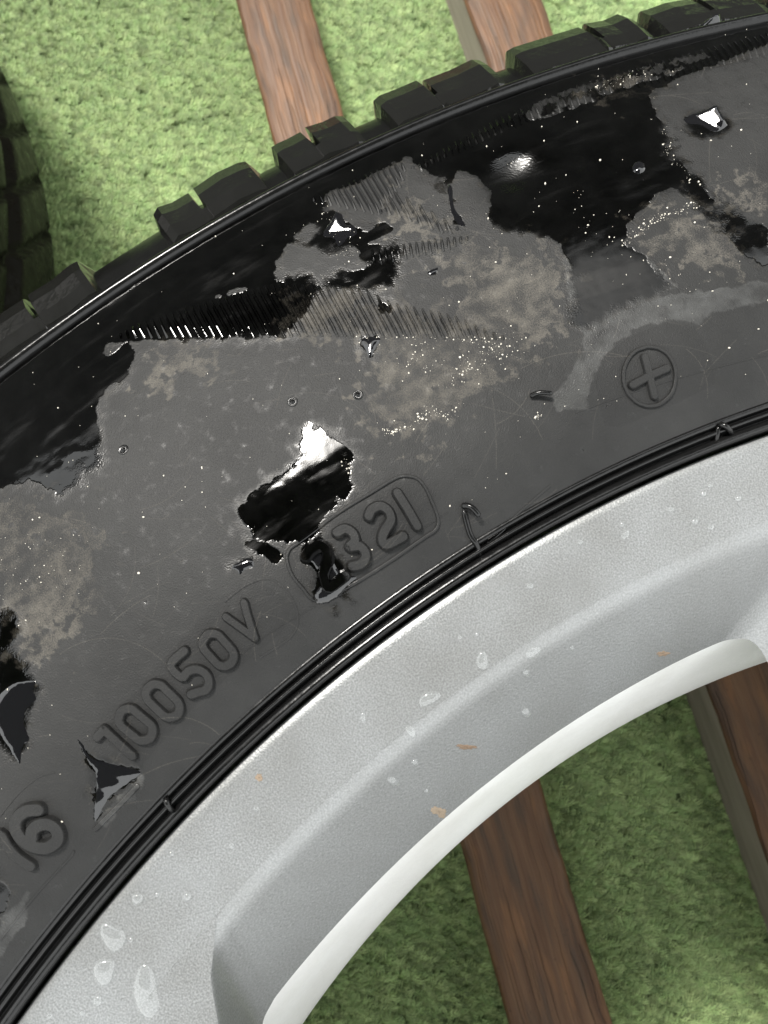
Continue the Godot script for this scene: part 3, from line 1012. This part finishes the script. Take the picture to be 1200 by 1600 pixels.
func sand() -> void:
	var st := SphereMesh.new()
	st.radius = 0.001
	st.height = 0.0016
	st.radial_segments = 6
	st.rings = 3
	var mm := MultiMesh.new()
	mm.transform_format = MultiMesh.TRANSFORM_3D
	mm.mesh = st
	var spots := []
	for i in 330: spots.append([rng.randf_range(0.0, 226.0), rng.randf_range(250.0, 327.0), 1.0])
	var lines := [
		[[119.3, 268.3, 120.1, 267.1, 122.3, 266.8, 125.7, 266.8, 128, 267.5, 130.4, 264.6, 133.7, 265.7], 110, 0.45],
		[[134.3, 270.8, 139.6, 270.7, 143.2, 272.3, 147.5, 270.7], 120, 1.6],
		[[175.4, 280.3, 181, 282.7, 186.1, 282.9, 190.8, 283.6], 110, 0.5],
		[[144.8, 257.7, 144.2, 257.1], 22, 0.35],
		[[124.9, 285.9, 136.3, 278.5, 148.1, 271.7], 60, 0.4],
		[[188.1, 318.4, 193.2, 319, 198, 318.6], 50, 0.8],
		[[128.5, 278.7, 134.3, 275.1], 40, 2],
		[[194.2, 302.3, 191.9, 296, 192.4, 288.1], 40, 0.4],
		[[110.5, 267.4, 110.1, 264.9], 20, 0.5],
		[[51.7, 290.7, 59.5, 288.9, 60.2, 282], 60, 3],
		[[171.1, 290.5, 176.8, 277, 185.4, 269.3], 60, 4],
		[[132.7, 316.4, 134.1, 303, 125.8, 301.9], 50, 1.5],
	]
	for l in lines:
		var q := pairs(l[0])
		for i in int(l[1]):
			var k := rng.randi() % (q.size() - 1)
			var c := q[k].lerp(q[k + 1], rng.randf())
			spots.append([c.x + rng.randfn() * l[2], c.y + rng.randfn() * l[2], 0.8])
	var buf := PackedFloat32Array()
	for s in spots:
		var size: float = (0.05 + pow(rng.randf(), 3.0) * 0.17) * s[2]
		var b := Basis.from_euler(Vector3(rng.randf() * TAU, rng.randf() * TAU, 0)).scaled(Vector3(size * rng.randf_range(0.6, 1.4), size, size * rng.randf_range(0.6, 1.4)))
		var o := wheel.position + on_tyre(s[0], s[1], size * 0.5)
		buf.append_array([b.x.x, b.y.x, b.z.x, o.x, b.x.y, b.y.y, b.z.y, o.y, b.x.z, b.y.z, b.z.z, o.z])
	mm.instance_count = spots.size()
	mm.buffer = buf
	var mi := MultiMeshInstance3D.new()
	mi.name = "sand_grains"
	mi.multimesh = mm
	mi.material_override = M.sand
	add_child(mi)
	tag(mi, "pale grains of sand and grit scattered over the wet tyre sidewall", "sand", "", "stuff")

# ------------------------------------------------------------------ the scene
func _ready() -> void:
	rng.seed = 5
	var cam := Camera3D.new()
	cam.name = "camera"
	cam.transform = Transform3D(Vector3(0.999261, -0.038448, -0.000000), Vector3(0.008352, 0.217071, -0.976120), Vector3(0.037530, 0.975398, 0.217232), Vector3(0, 0.3685, 0))
	cam.near = 0.005
	cam.far = 200.0
	var lens := CameraAttributesPhysical.new()
	lens.frustum_focal_length = 12.0 / tan(deg_to_rad(69.649 * 0.5))
	lens.frustum_near = 0.005
	lens.frustum_far = 200.0
	lens.frustum_focus_distance = 0.135
	lens.exposure_aperture = 26.0
	cam.attributes = lens
	add_child(cam)
	cam.fov = 69.649
	cam.current = true
	var env := WorldEnvironment.new()
	env.name = "environment"
	var e := Environment.new()
	e.background_mode = Environment.BG_SKY
	var sky := Sky.new()
	var sm := ProceduralSkyMaterial.new()
	sm.sky_top_color = Color(0.91, 0.92, 0.92)
	sm.sky_horizon_color = Color(0.95, 0.95, 0.94)
	sm.sky_curve = 0.2
	sm.sky_energy_multiplier = 1.3
	sm.ground_bottom_color = Color(0.25, 0.26, 0.22)
	sm.ground_horizon_color = Color(0.45, 0.45, 0.42)
	sm.sun_angle_max = 1.0
	sky.sky_material = sm
	e.sky = sky
	e.tonemap_mode = Environment.TONE_MAPPER_LINEAR
	e.tonemap_exposure = 1.7
	e.sdfgi_enabled = true
	e.ssao_enabled = true
	e.ssil_enabled = true
	env.environment = e
	add_child(env)
	var sun := DirectionalLight3D.new()
	sun.name = "sun"
	sun.light_energy = 1.2
	sun.light_color = Color(1.0, 0.985, 0.96)
	sun.light_angular_distance = 12.0
	sun.shadow_enabled = true
	add_child(sun)
	sun.look_at_from_position(Vector3(-0.34, 0.81, -0.48), Vector3.ZERO)

	# profile of the upper sidewall
	var key := PackedVector2Array()
	for q in [[238, -30], [240.4, -12], [241, -4.5], [242.2, -0.8], [244.4, 0.4], [248, 1.3], [254, 2.3], [260, 2.6], [268, 2.2], [277, 1.2], [288, -0.4], [298, -2.4], [308, -4.9], [316, -7.4], [323, -9.9], [328, -12.1], [332, -14.3], [338, -16.5], [344, -21]]: key.append(Vector2(q[0], q[1]))
	var fine := smooth_line(key, 24)
	var at := 0
	for i in 420:
		var r := 238.0 + i * 0.25
		while at < fine.size() - 2 and fine[at + 1].x < r: at += 1
		prof.append(lerpf(fine[at].y, fine[at + 1].y, clampf((r - fine[at].x) / (fine[at + 1].x - fine[at].x), 0.0, 1.0)))
	materials()

	# the setting: ground, with an added canopy and wall to shade it
	grass()
	var slab := BoxMesh.new()
	slab.size = Vector3(2.9, 0.05, 1.82)
	var shade_canopy := put("added_shade_canopy", slab, M.dark)  # added out of view, darkens the wet reflections and the lower grass
	shade_canopy.position = Vector3(-0.45, 2.2, -0.11)
	tag(shade_canopy, "", "", "", "structure")
	var wl := BoxMesh.new()
	wl.size = Vector3(6.0, 1.85, 0.2)
	var shade_wall := put("added_shade_wall", wl, M.dark)  # added out of view, keeps the low sky out of the wet rubber
	shade_wall.position = Vector3(-1.1, 0.925, -1.6)
	tag(shade_wall, "", "", "", "structure")

	slat(0.0011, -0.85, 0.75, "brown wooden slat that shows above and below the wheel's edge", 0.0)
	slat(0.1228, -0.85, 0.75, "brown wooden slat with a grey left side towards the right", 0.23)

	# the wheel
	wheel = Node3D.new()
	wheel.name = numbered("wheel_assembly")
	add_child(wheel)
	wheel.position = Vector3(0.1379, 0.035, 0.1874)
	tag(wheel, "wet black tyre on a silver alloy rim, filling the picture", "wheel")
	tyre = build_tyre(wheel, true)
	var copy: MeshInstance3D = tyre.duplicate()
	add_tread(tyre)
	tag(tyre, "wet dusty black tyre with moulded figures and puddles")
	build_rim()
	var other := Node3D.new()
	other.name = numbered("tyre_casing")
	add_child(other)
	other.position = Vector3(-0.520, 0.008, -0.152)
	tag(other, "dark tyre lying on the grass beyond, its tread cut by the left edge", "tyre")
	other.add_child(copy, true)
	add_swept_tread(copy)
	copy.name = "tyre_body"
	other.rotation.y = 1.0

	# what is moulded into the visible sidewall
	mark("digit", "raised digit 1 of the long code", 0.68992, 0.75735, [[47.8, 257.9, 49.5, 258], [49.5, 258, 49.7, 255, 49.9, 252.1]])
	mark("digit", "raised digit 0 of the long code", 0.68992, 0.75735, [[52.4, 253.5, 52.5, 253.1, 52.8, 252.7, 53.2, 252.4, 53.6, 252.2, 54.2, 252.1, 54.7, 252.3, 55.1, 252.5, 55.5, 252.9, 55.7, 253.3, 55.7, 253.8, 55.3, 256.6, 55.2, 257.1, 54.9, 257.5, 54.5, 257.8, 54, 258, 53.5, 258, 53, 257.9, 52.6, 257.6, 52.2, 257.3, 52.1, 256.8, 52, 256.3, 52.4, 253.5]])
	mark("digit", "", 0.68992, 0.75735, [[58.3, 253.3, 58.4, 252.9, 58.7, 252.4, 59.1, 252.1, 59.5, 251.9, 60.1, 251.8, 60.6, 251.9, 61.1, 252.2, 61.4, 252.5, 61.6, 253, 61.7, 253.4, 61.5, 256.3, 61.4, 256.8, 61.1, 257.2, 60.7, 257.6, 60.2, 257.8, 59.7, 257.8, 59.2, 257.8, 58.7, 257.5, 58.4, 257.2, 58.2, 256.7, 58.1, 256.2, 58.3, 253.3]])
	mark("digit", "raised digit 5 of the long code", 0.68992, 0.75735, [[68.2, 258.3, 64.9, 258.1, 64.9, 255.5, 66.4, 255.5, 67.8, 254.8, 68.4, 253.3, 67.7, 252, 66.5, 251.6, 65.4, 252.1, 64.1, 252.6]])
	mark("digit", "", 0.68992, 0.75735, [[71, 253.6, 71.1, 253.1, 71.4, 252.7, 71.7, 252.4, 72.2, 252.2, 72.8, 252.1, 73.3, 252.2, 73.8, 252.4, 74.2, 252.7, 74.4, 253.2, 74.5, 253.6, 74.4, 256.3, 74.3, 256.7, 74, 257.2, 73.6, 257.5, 73.1, 257.8, 72.6, 257.8, 72.1, 257.7, 71.6, 257.5, 71.2, 257.2, 71, 256.7, 70.9, 256.2, 71, 253.6]])
	mark("letter", "raised letter V of the long code", 0.6272, 0.7128, [[77.3, 258.1, 78.9, 252.7], [81.3, 258, 80.3, 255.9, 78.9, 252.7]])
	mark("digit", "wet raised digit 2 of the boxed date code", 0.777728, 1.11375, [[94.8, 257.8, 96.2, 258.2, 97.9, 257.9, 98.4, 256.6, 97.6, 255.2, 95.9, 254.2, 95, 252.8, 94.9, 251.6, 98.5, 251.6]])
	mark("digit", "raised digit 3 of the boxed date code", 0.777728, 1.00238, [[101.8, 257.9, 103.4, 257.7, 104.1, 256.4, 103.6, 255.2, 102.2, 254.9], [102.2, 254.9, 103.8, 254, 103.8, 252.4, 102.2, 251.7, 100.5, 252.2]])
	mark("digit", "raised digit 2 of the boxed date code", 0.777728, 1.00238, [[108.2, 257.2, 109.4, 257.8, 111, 257.5, 111.7, 256.1, 111.1, 254.7, 109.2, 253.9, 107.9, 253, 107.9, 251.9, 111.4, 251.5]])
	mark("digit", "raised digit 1 of the boxed date code", 0.777728, 1.00238, [[114.9, 257.8, 114.8, 254.7, 114.6, 251.7]])
	mark("code_plate_outline", "rounded outline round the date code", 0.2, 0.34, [[94.7, 260.4, 93.3, 260.4, 91.9, 259.4, 90.9, 256.8, 91, 254.1, 91.5, 251.4, 95.9, 250.3, 100.3, 249.7, 107.3, 249.4, 114.6, 249.5, 117.3, 249.6, 118.7, 250.9, 119.5, 254.1, 119.8, 256.5, 119.3, 258.4, 117.5, 259.8, 115.5, 260.2, 111, 260.3, 103.7, 260.6, 98.4, 260.4, 94.7, 260.4]])
	mark("code_plate_outline", "faint end of the moulded code plate", 0.14, 0.07, [[78.8, 260.2, 83.2, 260.1, 87.2, 258.6, 88.4, 254.7, 87.1, 250.9, 83.8, 249.2, 77.3, 249.8]])
	mark("circle_mark", "thin circle round the plus mark", 0.24, 0.45, [[171.6, 254, 171, 253.1, 170.3, 252.3, 169.4, 251.6, 168.4, 251.2, 167.3, 250.9, 166.2, 250.8, 165.1, 251, 164.2, 251.3, 163.3, 251.9, 162.6, 252.6, 162.2, 253.4, 161.9, 254.3, 161.9, 255.4, 162.1, 256.4, 162.6, 257.4, 163.2, 258.3, 164, 259.1, 165, 259.8, 166, 260.3, 167.1, 260.6, 168.1, 260.6, 169.2, 260.5, 170.1, 260.1, 170.9, 259.6, 171.5, 258.9, 172, 258, 172.2, 257, 172.2, 256, 172, 255, 171.6, 254]])
	mark("plus_mark", "plus sign inside the circle", 0.6272, 0.66825, [[167.8, 258.9, 167, 255.7, 166.2, 252.4], [163.3, 255.4, 167, 255.7, 170.6, 255.8]])
	mark("digit", "raised digit 6 near the wheel edge", 0.9408, 0.93555, [[33.1, 256.8, 31.5, 258.1, 29.6, 258.3, 28.4, 257.3, 28, 255.5, 28.5, 253.5, 29.7, 252.1, 31.5, 251.7, 32.6, 252.5, 32.7, 253.9, 31.6, 255.1, 30.1, 255.4, 29.1, 254.7]])
	mark("digit", "raised digit 7 cut by the picture edge", 0.75264, 0.779625, [[24.2, 259.2, 26.1, 258.7, 25.6, 256.6, 25.4, 254.5, 25.7, 252.2]])
	mark("mould_line", "", 0.12, 0.12, [[124.5, 243.4, 128.2, 243.9, 130.9, 244.7, 135.8, 245.6, 140.5, 246.4]])
	mark("mould_line", "", 0.08, 0.06, [[27.6, 260.7, 32.3, 260.9, 36.3, 260.3, 38.7, 259]])
	mark("mould_line", "", 0.3, 0.25, [[36.7, 248.6, 42, 248.4, 46.7, 248.4]])
	mark("mould_line", "", 0.1, 0.1, [[13.2, 248.9, 22.9, 248.9, 30.5, 248.6, 31.6, 248.9]])
	mark("mould_line", "", 0.06, 0.05, [[63.7, 252.2, 81.2, 251.8, 94.5, 250.4, 120.9, 250.9]])
	mark("mould_line", "", 0.08, 0.05, [[151.4, 255.1, 164.2, 254.2, 177.1, 253.2, 189.8, 252.2]])
	hatch("large ribbed triangle half under water", [89.8, 316.5, 95, 315.5, 104.4, 311.6, 113.2, 307.9, 119.6, 305.1, 122.9, 301.3, 127.4, 297.5, 131.1, 293.9, 133.3, 289.1, 137.4, 284.9, 141.6, 280.8, 145.1, 275.5, 148.3, 271.4, 138.2, 277.2, 126.4, 285, 110.2, 297, 96.7, 309.3], Vector2(-0.092, -0.996), 1.18, 0.6)
	hatch("short ribbed bar beside the white puddle", [135.7, 301.8, 140.5, 299.6, 147, 297.2, 153.3, 293.8, 147.3, 293.5, 140.4, 295.8, 134.4, 297.8], Vector2(-0.277, -0.961), 1.12, 0.6)
	hatch("dark ribbed wedge below the shoulder", [132.8, 320.5, 140.2, 320.1, 149.3, 319.8, 150.8, 317.5, 147.7, 312.6, 140.9, 308.1, 134.4, 317.2], Vector2(-0.085, -0.996), 1.12, 0.6)
	hatch("small ribbed wedge", [145.6, 312.7, 147.6, 307, 149.9, 301.1, 151.4, 296.8, 149.2, 296.5, 146.8, 300, 143.1, 306.4, 140.9, 308.9], Vector2(-0.074, -0.997), 1.3, 0.6)
	hatch("ribbed band along the shoulder", [150.7, 316.4, 159, 317.8, 171.5, 320.4, 186, 321.7, 190.7, 321.3, 201, 321.2, 210.4, 321.8, 222.6, 322.1, 219.4, 315.1, 207.3, 314.9, 198.2, 314.9, 190.3, 315.2, 184.3, 314.6, 174.5, 315.8, 162.7, 314.9, 152.2, 313.9], Vector2(-0.108, -0.994), 1.25, 0.34)
	hair([145.28, 261.02, 0.2, 146.91, 260.63, 0.9, 148.87, 259.46, 1.2], 0.45, "rubber vent hair lying beside the pale dust")
	hair([123.81, 250.64, 0.1, 124.97, 249.69, 1, 125.4, 247.7, 1.3], 0.55, "curled rubber vent hair above the bead")
	hair([123.7, 250.1, 0.2, 122.3, 246.13, 0.2, 122.33, 243.88, 0.5, 121.65, 241.09, 0.6], 0.5, "rubber flash line running down over the bead")
	hair([175.8, 244.42, 0.4, 177.25, 243.03, 1, 181.13, 240.84, 0.9], 0.5, "rubber vent hair lying across the bead ribs")
	hair([175.74, 244.07, 0.3, 174.61, 242.29, 0.5, 174.63, 241.38, 0.5], 0.4, "rubber flash down the bead ribs")
	hair([48.61, 244.26, 0.5, 47.96, 242.98, 0.9, 46.69, 241.13, 0.8], 0.5, "rubber flash across the wet bead ribs")
	pip(108.9, 281.8)
	pip(80.6, 293.6)
	pip(119.1, 276.3)
	# water, dirt and sand on top
	puddle("bright star shaped puddle beside the dark ribbed wedge", [133.1, 312.7, 134.9, 314, 135.6, 312.8, 135, 310.1, 136, 308.9, 135.8, 306.3, 133.9, 306.5, 131.6, 305.7, 131.6, 308.4, 130.5, 310.2], 0.25, 0.17, 0.27)
	puddle("white shining puddle with a dark side high on the right of the tyre", [198.1, 303.2, 200.9, 303.9, 204.3, 303.6, 204.7, 301.2, 204.3, 298.7, 201.7, 297.9, 200.1, 300.4, 198.3, 301.6], 0.3, 0.45, 0.21)
	puddle("long narrow puddle streak between the ribbed wedge and the dull sheen", [154.1, 307.4, 154.8, 306.7, 152.9, 301.9, 152.8, 297.3, 151.8, 297.3, 151.6, 299.9], 0.3, 0.25, 0.19)
	puddle("small pointed drip hanging below the large ribbed triangle", [125.5, 285.5, 128.2, 283.8, 126.2, 282.3, 124.6, 281.2, 124.8, 283.2], 0.35, 0.1, -0.1)
	puddle("round water drop standing alone in the wide black wet area", [184.6, 295.5, 185.5, 296.4, 186.5, 296.3, 186.9, 295.3, 186.3, 294, 185.2, 293.5, 184.4, 294.2], 0.55, 0, 0)
	puddle("long white water streak along the shoulder groove at upper right", [206.6, 328.2, 210.2, 329.3, 214.3, 330.2, 217.5, 330.1, 216.6, 328.4, 212.9, 327.3, 209.2, 327.1, 206.6, 326.9], 0.3, 0.45, 0.45)
	puddle("jagged black puddle at the left edge with white rims", [38.8, 274, 41.8, 274.5, 44, 273.7, 46.2, 271.6, 44.9, 271, 44.4, 269.4, 42.1, 269.4, 40.4, 268.1, 39.4, 265.6, 37.7, 265.5, 35.6, 263.8, 35.7, 265.5, 36.3, 269.1, 36.8, 271.7], 0.12, 0, 0)
	puddle("black puddle with a pointed tail beside the long code", [45, 260.2, 45.2, 258.9, 44.7, 256.6, 46.4, 253.5, 48.8, 249.5, 46.3, 249.6, 41.8, 250.2, 37.4, 249.4, 42.9, 253.7, 43.8, 256.4], 0.12, 0, 0)
	puddle("swirled puddle filling the first digit of the date code", [95.3, 258.5, 98.5, 259, 99.3, 257.2, 98.2, 254.3, 98.4, 252.2, 100.1, 250.4, 97.7, 249.8, 93.8, 249.6, 91.5, 250.6, 91.9, 252.1, 95, 253.3, 95.1, 255.8], 0.45, 0, -0.1)
	puddle("small black splash left of the date code", [83.3, 264, 84.9, 263.9, 86.5, 263.5, 87, 262.5, 86.2, 261.7, 84.9, 262.2, 83.6, 262, 83.6, 263], 0.3, 0, 0)
	puddle("small black puddle spot on the dusty area", [141.9, 291.2, 143.1, 291.4, 144.1, 291.1, 143.4, 290.4, 142.2, 290.2], 0.25, 0, 0)
	drop(-140.88, 236.36, 1.80, 2.20, -30, "largest round water drop low on the silver rim")
	drop(-141.92, 234.18, 1.88, 1.78, -40, "wide water drop just below the largest one on the rim")
	drop(-142.80, 232.28, 0.74, 0.83, -51, "medium water drop below the two largest drops on the rim")
	drop(-141.60, 226.77, 2.11, 4.06, -38, "large irregular pale water patch low on the silver rim")
	drop(-144.19, 236.64, 0.54, 0.49, -52, "small drop nearest the tyre in the lower corner of the rim")
	drop(-143.44, 232.96, 0.49, 0.49, -52, "small drop beside the medium drop at the lower corner of the rim")
	drop(-138.10, 231.70, 0.73, 0.73, -48, "round clear drop alone on the grainy rim face above the bend")
	drop(-138.79, 235.26, 0.40, 0.40, -48, "tiny drop left of the round clear drop on the rim face")
	drop(-140.56, 233.90, 0.40, 0.40, -49, "tiny drop touching the right of the largest drop")
	drop(-139.36, 237.18, 1.00, 0.89, -44, "faint flat drop above the largest drop on the rim")
	drop(-135.71, 231.92, 0.44, 0.54, -46, "small drop on the rim face near the brown stain")
	drop(-137.44, 237.69, 0.39, 0.39, -43, "tiny drop close to the black bead edge of the tyre")
	drop(-141.51, 221.46, 0.29, 0.59, -61, "narrow upright drop beside the bright bend of the rim")
	drop(-142.16, 220.82, 1.09, 0.50, -67, "flat drop cut by the lower picture edge")
	drop(-140.18, 224.61, 0.62, 0.41, -67, "small creamy drop above the pale stain on the rim")
	drop(-123.74, 228.23, 0.97, 1.59, -42, "oval amber drop with a dark rim in the middle of the wheel")
	drop(-126.35, 228.35, 1.73, 1.12, -11, "broad ragged drop on the rim bend below the amber oval drop")
	drop(-127.71, 226.05, 0.66, 1.22, -5, "slanting drop on the bend of the rim below the broad ragged drop")
	drop(-128.39, 221.69, 0.63, 0.57, -42, "small round drop on the inner slope under the slanting drop")
	drop(-129.56, 221.61, 1.13, 0.72, -64, "wide clear drop on the inner slope of the rim")
	drop(-128.84, 216.51, 0.43, 0.38, -44, "tiny drop on the inner slope right of the wide clear drop")
	drop(-123.23, 216.76, 0.88, 0.76, -35, "lone round drop in the middle of the inner slope")
	drop(-122.44, 222.63, 0.68, 0.57, -32, "small drop on the slope just under the bend, right of the amber drop")
	drop(-121.80, 224.79, 1.46, 0.90, -11, "pale flat drop on the bend right of the amber oval drop")
	drop(-120.48, 234.04, 0.62, 0.57, -31, "single drop alone on the broad face of the rim")
	drop(-117.83, 236.21, 0.47, 0.52, -28, "small drop on the rim face near the black bead")
	drop(-116.07, 233.90, 0.62, 0.93, -57, "long drop with a smaller drop above it near the upper edge")
	drop(-116.00, 235.59, 0.42, 0.47, -27, "smaller drop just above the long drop on the rim face")
	drop(-113.94, 234.44, 0.62, 0.52, -25, "drop by the tyre bead, left end of the upper right drops")
	drop(-113.26, 231.06, 0.63, 0.52, -23, "lower drop of the upper right drops on the rim")
	drop(-112.77, 229.16, 0.58, 0.52, -23, "lowest drop of the upper right drops on the rim")
	drop(-112.44, 234.61, 0.52, 0.47, -23, "drop midway among the upper right drops on the rim")
	drop(-111.22, 231.83, 0.58, 0.58, -22, "right end drop of the upper right drops on the rim")
	drop(-112.06, 235.52, 0.42, 0.42, -23, "small top drop close to the tyre bead at upper right")
	drop(-128.86, 232.48, 0.46, 0.87, -34, "thin drop left on the broad face of the rim")
	drop(-123.34, 232.15, 0.36, 0.36, -34, "tiny drop above the amber oval drop")
	drop(-123.96, 233.22, 0.36, 0.36, -34, "tiny drop up and left of the amber oval drop")
	drop(-120.19, 221.98, 0.41, 0.41, -29, "tiny drop on the slope to the right of the pale flat drop")
	drop(-134.13, 233.16, 0.51, 0.40, -43, "small flat drop on the rim face below the brown stain")
	fleck(-133.31, 236.21, 0.66, 0.71, -43, "small brown rust coloured fleck on the rim face")
	fleck(-126.30, 218.24, 2.11, 0.50, -44, "thin brown leaf fleck on the inner slope of the rim")
	fleck(-129.07, 212.07, 1.80, 0.90, -75, "olive brown smear of dirt near the inner edge of the rim")
	fleck(-116.14, 213.02, 1.54, 0.51, -26, "faint reddish smear on the slope near the next spoke")
	sand()
